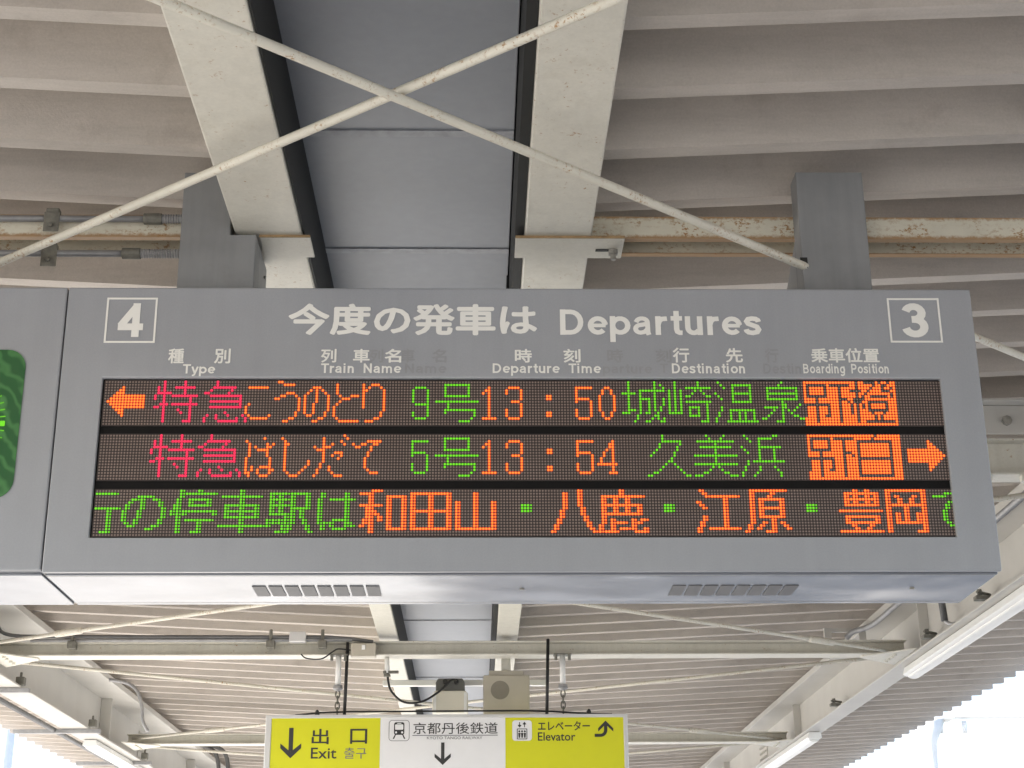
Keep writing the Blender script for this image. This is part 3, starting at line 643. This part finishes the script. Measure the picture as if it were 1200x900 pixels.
poly(mb, [(-0.4215, 3.0215), (0.1386, 3.0215), (0.1386, 3.0262), (-0.4215, 3.0262)], YT); mb.build('small_lettering', 'inkgrey', w1)
mb = MB(); pict_frame(mb, -0.577, -0.441, 2.988, 3.124, 0.022, 0.0035, YT); mb.build('pictogram_frame', 'inkgrey', w1)
mb = MB()   # train front pictogram
cx, cz = -0.509, 3.06
poly(mb, rrect(cx-0.034, cx+0.034, cz-0.032, cz+0.050, 0.014), YT)
poly(mb, [(cx-0.020, cz-0.030), (cx-0.032, cz-0.058), (cx-0.042, cz-0.058), (cx-0.028, cz-0.030)], YT)
poly(mb, [(cx+0.020, cz-0.030), (cx+0.032, cz-0.058), (cx+0.042, cz-0.058), (cx+0.028, cz-0.030)], YT)
mb.build('train_pictogram', 'ink', w1)
mb = MB(); poly(mb, rrect(cx-0.027, cx+0.027, cz+0.001, cz+0.036, 0.006), YT-0.0004)
poly(mb, rrect(cx-0.014, cx+0.014, cz+0.040, cz+0.045, 0.002), YT-0.0004)
for s in (-1, 1): mb.disc(cx+s*0.020, cz-0.016, YT-0.0004, 0.007, 10)
mb.build('train_window', 'signwhite', w1)
mb = MB(); poly(mb, rrect(0.2341, 0.3633, 2.9868, 3.1197, 0.02), YT); mb.build('pictogram_tile', 'signwhite', y2)
mb = MB(); cx, cz = 0.2987, 3.05; Y3 = YT-0.0004
pict_frame(mb, cx-0.034, cx+0.034, cz-0.054, cz+0.016, 0.004, 0.005, Y3)
for k in (-1, 0, 1):
    poly(mb, [(cx+k*0.018-0.005, cz-0.044), (cx+k*0.018+0.005, cz-0.044), (cx+k*0.018+0.008, cz-0.012), (cx+k*0.018-0.008, cz-0.012)], Y3); mb.disc(cx+k*0.018, cz-0.002, Y3, 0.007, 10)
for s, up in ((-1, 0), (1, 1)):
    x = cx+s*0.016; z0, z1 = cz+0.024, cz+0.058
    poly(mb, [(x-0.003, z0), (x+0.003, z0), (x+0.003, z1), (x-0.003, z1)], Y3)
    tip, bs = (z1+0.002, z1-0.014) if up else (z0-0.002, z0+0.014)
    poly(mb, [(x, tip), (x+0.013, bs), (x, bs-(0.004 if up else -0.004)), (x-0.013, bs)], Y3-0.0003)
mb.build('elevator_pictogram', 'ink', y2)
mb = MB(); letters(mb, 'エレベーター', (0.4030, 0.7462, 3.0521, 3.1132), YT, 0.016); letters(mb, 'Elevator', (0.4021, 0.6491, 2.9860, 3.0412), YT, 0.010)
mb.build('elevator_lettering', 'ink', y2); mb = MB()
# turn-up arrow
a = [(0.776, 3.010)]; b = [(0.776, 3.030)]
for k in range(9):
    th = math.radians(-90+90*k/8); a.append((0.815+0.046*math.cos(th), 3.056+0.046*math.sin(th))); b.append((0.815+0.024*math.cos(th), 3.056+0.026*math.sin(th)))
a.append((0.861, 3.092)); b.append((0.839, 3.092))
for i in range(len(a)-1): poly(mb, [a[i], a[i+1], b[i+1], b[i]], YT)
poly(mb, [(0.850, 3.116), (0.900, 3.066), (0.900, 3.044), (0.850, 3.092), (0.800, 3.044), (0.800, 3.066)], YT-0.0003)
mb.build('direction_arrow', 'ink', y2)
mb = MB()
for x in (-1.055, 0.745):
    mb.tube([(x, EY+0.05, 3.1605), (x, EY+0.05, 3.185), (x, EY+0.05, 3.20)], [0.016, 0.016, 0.005], 10)
mb.build('eye_bolts', 'blackrod', es)
# sign power cable lying along its top edge
mb = MB().tube([(-1.20, EY+0.06, 3.166), (-1.05, EY+0.06, 3.182), (-0.85, EY+0.06, 3.188), (-0.3, EY+0.06, 3.190), (0.3, EY+0.06, 3.192), (0.5, EY+0.06, 3.186), (0.75, EY+0.06, 3.170), (0.90, EY+0.06, 3.166)], 0.006, 8)
tag(mb.build('sign_cable', 'blackrod', smooth=True), 'thin black cable lying along the top edge of the yellow exit sign', 'cable')
# hanger cables and chain hangers
for x0, x1, zt, lab in ((-0.872, -0.876, 3.66, 'straight black drop rod to the exit sign, left of the white panel'), (0.483, 0.466, 3.68, 'straight black drop rod to the exit sign, right of the speaker box')):
    mb = MB().tube([(x0, 10.715, zt), (x1, 10.66, 3.165)], 0.0115, 10)
    tag(mb.build('drop_rod', 'blackrod', smooth=True), lab, 'drop rod', 'black drop rods of the exit sign')
def torus_link(mb, c, w, h, r, flip):
    pts = []
    for k in range(13):
        a = 2*math.pi*k/12; u = w*math.cos(a); v = h*math.sin(a)
        pts.append((c[0]+(u if not flip else 0), c[1]+(0 if not flip else u), c[2]+v))
    mb.tube(pts, r, 6, False)
for x, lab in ((-0.928, 'white hanger with rusty chain links beside the left black drop rod'), (0.578, 'white hanger with rusty chain links beside the right black drop rod')):
    t = thing('chain_hanger', (x, 10.70, 3.18), lab, 'hanger', 'chain hangers of the exit sign')
    MB().tube([(x, 10.70, 3.565), (x, 10.70, 3.37)], 0.019, 12).build('tube', 'white', t, smooth=True)
    m = MB().box(x-0.06, x+0.06, 10.66, 10.74, 3.566, 3.574)
    for dx in (-0.045, 0.045): m.tube([(x+dx, 10.68, 3.5655), (x+dx, 10.68, 3.53)], 0.010, 8)
    m.build('beam_clamp', 'clamp', t)
    MB().tube([(x, 10.70, 3.37), (x, 10.70, 3.345), (x, 10.70, 3.33)], [0.030, 0.034, 0.012], 10).build('swivel', 'conduit', t)
    m = MB()
    for k in range(4): torus_link(m, (x, 10.70, 3.31-k*0.038), 0.014, 0.026, 0.0055, k % 2)
    m.build('chain', 'clamp', t, smooth=True)

# ------------------------------------------------------------------ speaker and camera above the exit sign
sp = thing('loudspeaker', (0.204, 11.0, 3.25), 'square cream box loudspeaker with a round slotted grille above the white railway panel', 'loudspeaker')
MB().box(0.045, 0.363, 10.95, 11.12, 3.205, 3.478).build('case', 'boxcream', sp, bevel=0.008)
MB().box(0.085, 0.325, 10.97, 11.10, 3.479, 3.512).build('mount_bracket', 'boxcream', sp, bevel=0.004)
MB().box(0.17, 0.235, 11.0, 11.06, 3.513, 3.70).build('mount_pipe', 'cream', sp, bevel=0.01)
m = MB(); cx, cz = 0.160, 3.375
for k in range(-5, 6):
    z = k*0.0105; h = math.sqrt(max(0, 0.060**2-z*z)); m.box(cx-h, cx+h, 10.9475, 10.9494, cz+z-0.0030, cz+z+0.0030)
m.tube([(cx, 10.9496, cz), (cx, 10.9485, cz)], 0.064, 28)
m.build('grille', 'grille', sp)
cm = thing('security_camera', (-0.18, 10.95, 3.25), 'boxy cream security camera with a grey back and two cable glands, left of the loudspeaker', 'camera')
MB().prism([(-0.302, 3.215), (-0.060, 3.215), (-0.060, 3.345), (-0.078, 3.365), (-0.284, 3.365), (-0.302, 3.345)], 10.90, 11.30, 'y').build('body', 'camcream', cm, bevel=0.008)
MB().prism([(-0.280, 3.366), (-0.082, 3.366), (-0.082, 3.425), (-0.098, 3.452), (-0.264, 3.452), (-0.280, 3.425)], 10.92, 11.30, 'y').build('back_plate', 'camback', cm, bevel=0.006)
m = MB()
for x in (-0.215, -0.140): m.tube([(x, 10.919, 3.425), (x, 10.885, 3.425)], 0.017, 12)
m.build('cable_gland', 'blackrod', cm)
m = MB()
for x in (-0.285, -0.077): m.box(x-0.010, x+0.010, 10.893, 10.899, 3.215, 3.352)
m.build('side_rail', 'white', cm)
def smooth_path(P, n=6):
    P = [Vector(p) for p in P]; out = []
    for i in range(len(P)-1):
        p0, p1, p2, p3 = P[max(i-1, 0)], P[i], P[i+1], P[min(i+2, len(P)-1)]
        for k in range(n):
            u = k/n; out.append(0.5*((2*p1)+(p2-p0)*u+(2*p0-5*p1+4*p2-p3)*u*u+(3*p1-p0-3*p2+p3)*u**3))
    out.append(P[-1]); return out
cc = MB().tube(smooth_path([(-0.606, 10.82, 3.49), (-0.600, 10.82, 3.42), (-0.575, 10.82, 3.345), (-0.49, 10.82, 3.275), (-0.37, 10.82, 3.278), (-0.26, 10.84, 3.345), (-0.17, 10.86, 3.43), (-0.14, 10.884, 3.425)]), 0.0075, 8)
tag(cc.build('camera_cable', 'blackrod', smooth=True), 'black cable hanging in a loop from the drop pipe to the security camera', 'cable')
dp = thing('drop_pipe', (-0.606, 10.8, 3.49), 'short white drop pipe with a dark clamp, left of the security camera', 'pipe')
MB().tube([(-0.612, 10.82, 3.574), (-0.606, 10.82, 3.47)], 0.017, 10).build('pipe', 'white', dp, smooth=True)
MB().box(-0.635, -0.53, 10.805, 10.835, 3.468, 3.486).box(-0.63, -0.585, 10.797, 10.84, 3.445, 3.462).build('clamp', 'clamp', dp, bevel=0.003)
tag(MB().box(-0.66, 0.50, 11.22, 11.27, 3.452, 3.492).build('mounting_bar', 'white', bevel=0.004), 'horizontal white square bar behind the security camera and loudspeaker', 'bar')

# ------------------------------------------------------------------ conduit, boxes along the exit sign beam
t = thing('beam_conduit', (-2, 10.7, 3.70), 'dark grey conduit pair along the exit sign beam, bending up at the left girder', 'conduit')
MB().tube(smooth_path([(-3.24, 10.70, 3.80), (-3.20, 10.70, 3.735), (-3.10, 10.70, 3.708), (-2.9, 10.70, 3.702)])+[(-1.0, 10.70, 3.694), (-0.83, 10.70, 3.680), (-0.70, 10.70, 3.66)], 0.0125, 10).build('pipe', 'darkconduit', t, smooth=True)
MB().tube([(-3.0, 10.70, 3.676), (-0.84, 10.70, 3.674)], 0.0105, 10).build('pipe', 'conduit', t, smooth=True)
for x in (-2.72, -1.389, -1.04):
    MB().box(x-0.028, x+0.028, 10.672, 10.735, 3.618, 3.668).tube([(x, 10.69, 3.668), (x, 10.69, 3.745)], 0.012, 8).build('clamp', 'clamp', t, bevel=0.003)
tag(MB().box(-1.262, -1.150, 10.655, 10.72, 3.655, 3.725).build('junction_box', 'alu', bevel=0.006), 'small grey junction box clipped on the conduit above the exit panel', 'junction box')
t = thing('junction_box', (-0.76, 10.68, 3.56), 'larger cream junction box with a small switch, left of the narrow left beam', 'junction box')
MB().box(-0.846, -0.678, 10.655, 10.735, 3.555, 3.645).build('box', 'boxcream', t, bevel=0.006)
MB().box(-0.772, -0.748, 10.640, 10.6545, 3.600, 3.630).build('switch', 'white', t, bevel=0.003)
tag(MB().tube(smooth_path([(-0.85, 10.70, 3.605), (-0.93, 10.68, 3.61), (-0.97, 10.66, 3.585), (-1.04, 10.66, 3.54), (-1.14, 10.67, 3.545), (-1.18, 10.68, 3.575)]), 0.005, 8).build('slack_cable', 'blackrod', smooth=True),
    'short slack black cable drooping left of the larger junction box', 'cable')

# ------------------------------------------------------------------ light fixtures, cable arms, loops on the girders
def fixture(x0, x1, y0, y1, z0, z1, label):
    t = thing('light_fixture', ((x0+x1)/2, (y0+y1)/2, z1), label, 'light fixture', 'long white light fixtures under the girders')
    w = x1-x0
    MB().prism([(x0+0.012, z1), (x1-0.012, z1), (x1, z0+0.035), (x1-0.02, z0+0.022), (x0+0.02, z0+0.022), (x0, z0+0.035)], y0, y1, 'y').build('housing', 'white', t, bevel=0.004)
    MB().prism([(x0+w*0.5+w*0.34*math.cos(math.radians(a)), z0+0.021+0.021*math.sin(math.radians(a))) for a in range(180, 361, 20)], y0+0.04, y1-0.04, 'y').build('diffuser', 'white', t)
    return t
fixture(2.985, 3.115, 8.35, 11.10, 3.462, 3.545, 'long white light fixture under the right girder, nearest to the board')
fixture(2.955, 3.085, 14.35, 17.0, 3.462, 3.545, 'farther white light fixture low under the right girder, right of the exit sign')
fixture(-3.47, -3.34, 14.3, 17.0, 3.412, 3.495, 'white light fixture under the left girder at the lower left corner')
def arm(y, x0, x1, label):
    t = thing('cable_arm', ((x0+x1)/2, y, 3.48), label, 'cable arm', 'cable arms under the left girder')
    MB().box(x0, x1, y-0.02, y+0.02, 3.462, 3.496).build('channel', 'conduit', t, bevel=0.003)
    MB().box(x1-0.10, x1-0.04, y-0.03, y+0.03, 3.515, 3.575).tube([(x1-0.07, y-0.005, 3.575), (x1-0.07, y-0.005, 3.61)], 0.010, 6).build('clamp', 'clamp', t, bevel=0.004)
arm(11.55, -4.6, -3.21, 'grey cable arm with a dark clamp under the left girder, nearest to the board')
arm(13.66, -3.90, -3.17, 'grey cable arm under the left girder, just before the bottom left white light')
arm(15.9, -3.9, -3.17, 'farthest grey cable arm under the left girder, behind the bottom left light')
tag(MB().tube([(-3.56, 7, 3.49), (-3.56, 20, 3.49)], 0.022, 8).build('side_cable', 'darkconduit', smooth=True), 'dark cable running along the outer edge of the left girder', 'cable')
tag(MB().tube(smooth_path([(-2.98, 13.0, 3.80), (-2.84, 13.0, 3.775), (-2.75, 13.0, 3.71), (-2.70, 13.0, 3.58), (-2.685, 13.0, 3.47), (-2.64, 13.0, 3.385)], 5), 0.014, 8).build('conduit_loop', 'conduit', smooth=True),
    'curved grey conduit hanging from the ribbed deck beside the left girder', 'conduit')
for k, (dx, lab) in enumerate(((0.0, 'left'), (0.10, 'right'))):
    tag(MB().tube(smooth_path([(-3.06+dx, 17.2, 3.84), (-2.86+dx, 17.2, 3.80), (-2.74+dx, 17.2, 3.68), (-2.70+dx, 17.2, 3.3), (-2.70+dx, 17.2, 2.9)], 5), 0.022, 8).build('conduit_loop', 'darkconduit', smooth=True),
        'thick dark conduit curving down left of the exit sign, ' + lab + ' one of the pair', 'conduit', 'dark conduit pair at the left girder')
t = thing('girder_conduit', (2.9, 10, 3.83), 'pale grey conduit along the top of the right girder, bending into a square bracket', 'conduit')
MB().tube(smooth_path([(2.66, 11.32, 3.80), (2.70, 11.28, 3.835), (2.78, 11.15, 3.845), (2.80, 10.9, 3.845), (2.80, 10.6, 3.845)])+[(2.80, 6.9, 3.845)], 0.020, 10).build('pipe', 'conduit', t, smooth=True)
MB().ring(2.50, 2.80, 3.70, 3.87, 2.55, 2.75, 3.70+0.03, 3.84, 11.30, 11.33).build('bracket', 'girder', t)
t = thing('lamp_feed', (3.08, 9.9, 3.6), 'short dark vertical pipe feeding the white light fixture under the right girder', 'pipe')
MB().tube([(2.90, 9.75, 3.86), (2.915, 9.75, 3.60)], 0.022, 10).build('pipe', 'darkconduit', t, smooth=True)
MB().tube(smooth_path([(2.915, 9.75, 3.60), (2.95, 9.72, 3.575), (3.0, 9.6, 3.57), (3.03, 9.45, 3.575)]), 0.012, 8).build('flexible_hose', 'conduit', t, smooth=True)
for y, x, lab in ((10.15, 2.93, 'dark beam clamp on the right girder flange just left of the vertical feed pipe'), (9.0, 2.93, 'dark beam clamp on the right girder flange near the right picture edge'), (13.0, 2.93, 'dark beam clamp on the right girder flange between the two light fixtures')):
    m = MB().box(x-0.05, x+0.03, y-0.03, y+0.03, 3.567, 3.59).tube([(x-0.02, y, 3.59), (x-0.02, y, 3.63)], 0.014, 6).tube([(x-0.05, y-0.05, 3.605), (x+0.05, y+0.03, 3.605)], 0.009, 6)
    tag(m.build('beam_clamp', 'clamp'), lab, 'clamp', 'clamps on the right girder')

# ------------------------------------------------------------------ beyond the right eave: overhead line post and gantry
t = thing('line_post', (9.0, 32, -1.2), 'pale concrete post with a flared head against the white sky at lower right', 'post')
MB().tube([(9.02, 32, -1.2), (9.02, 32, 5.2), (9.02, 32, 5.7), (9.02, 32, 6.15)], [0.16, 0.12, 0.14, 0.34], 14).build('shaft', 'concpole', t, smooth=True)
MB().box(8.6, 9.5, 31.75, 32.25, 6.15, 6.22).build('cap_plate', 'concpole', t, bevel=0.01)
t = thing('overhead_gantry', (11, 32, 6.2), 'pale horizontal gantry beam over the track at lower right', 'gantry')
MB().box(9.5, 22, 31.9, 32.15, 6.20, 6.43).build('beam', 'concpole', t, bevel=0.01)
m = MB()
for x in (9.27, 9.75): m.tube([(x, 32, 6.14), (x, 32, 5.9)], 0.05, 10)
m.build('insulators', 'concpole', t, smooth=True)
for z, y, lab in ((4.9, 36, 'lower'), ):
    tag(MB().tube([(4, y, z), (10, y, z-0.03), (24, y, z)], 0.03, 6).build('overhead_wire', 'conduit'), 'thin pale wire crossing the white sky beneath the gantry at lower right', 'wire')
t = thing('line_post', (-9.85, 34, -1.2), 'pale post against the white sky at the lower left corner', 'post')
MB().tube([(-9.85, 34, -1.2), (-9.85, 34, 9)], [0.2, 0.17], 14).build('shaft', 'concpole', t, smooth=True)
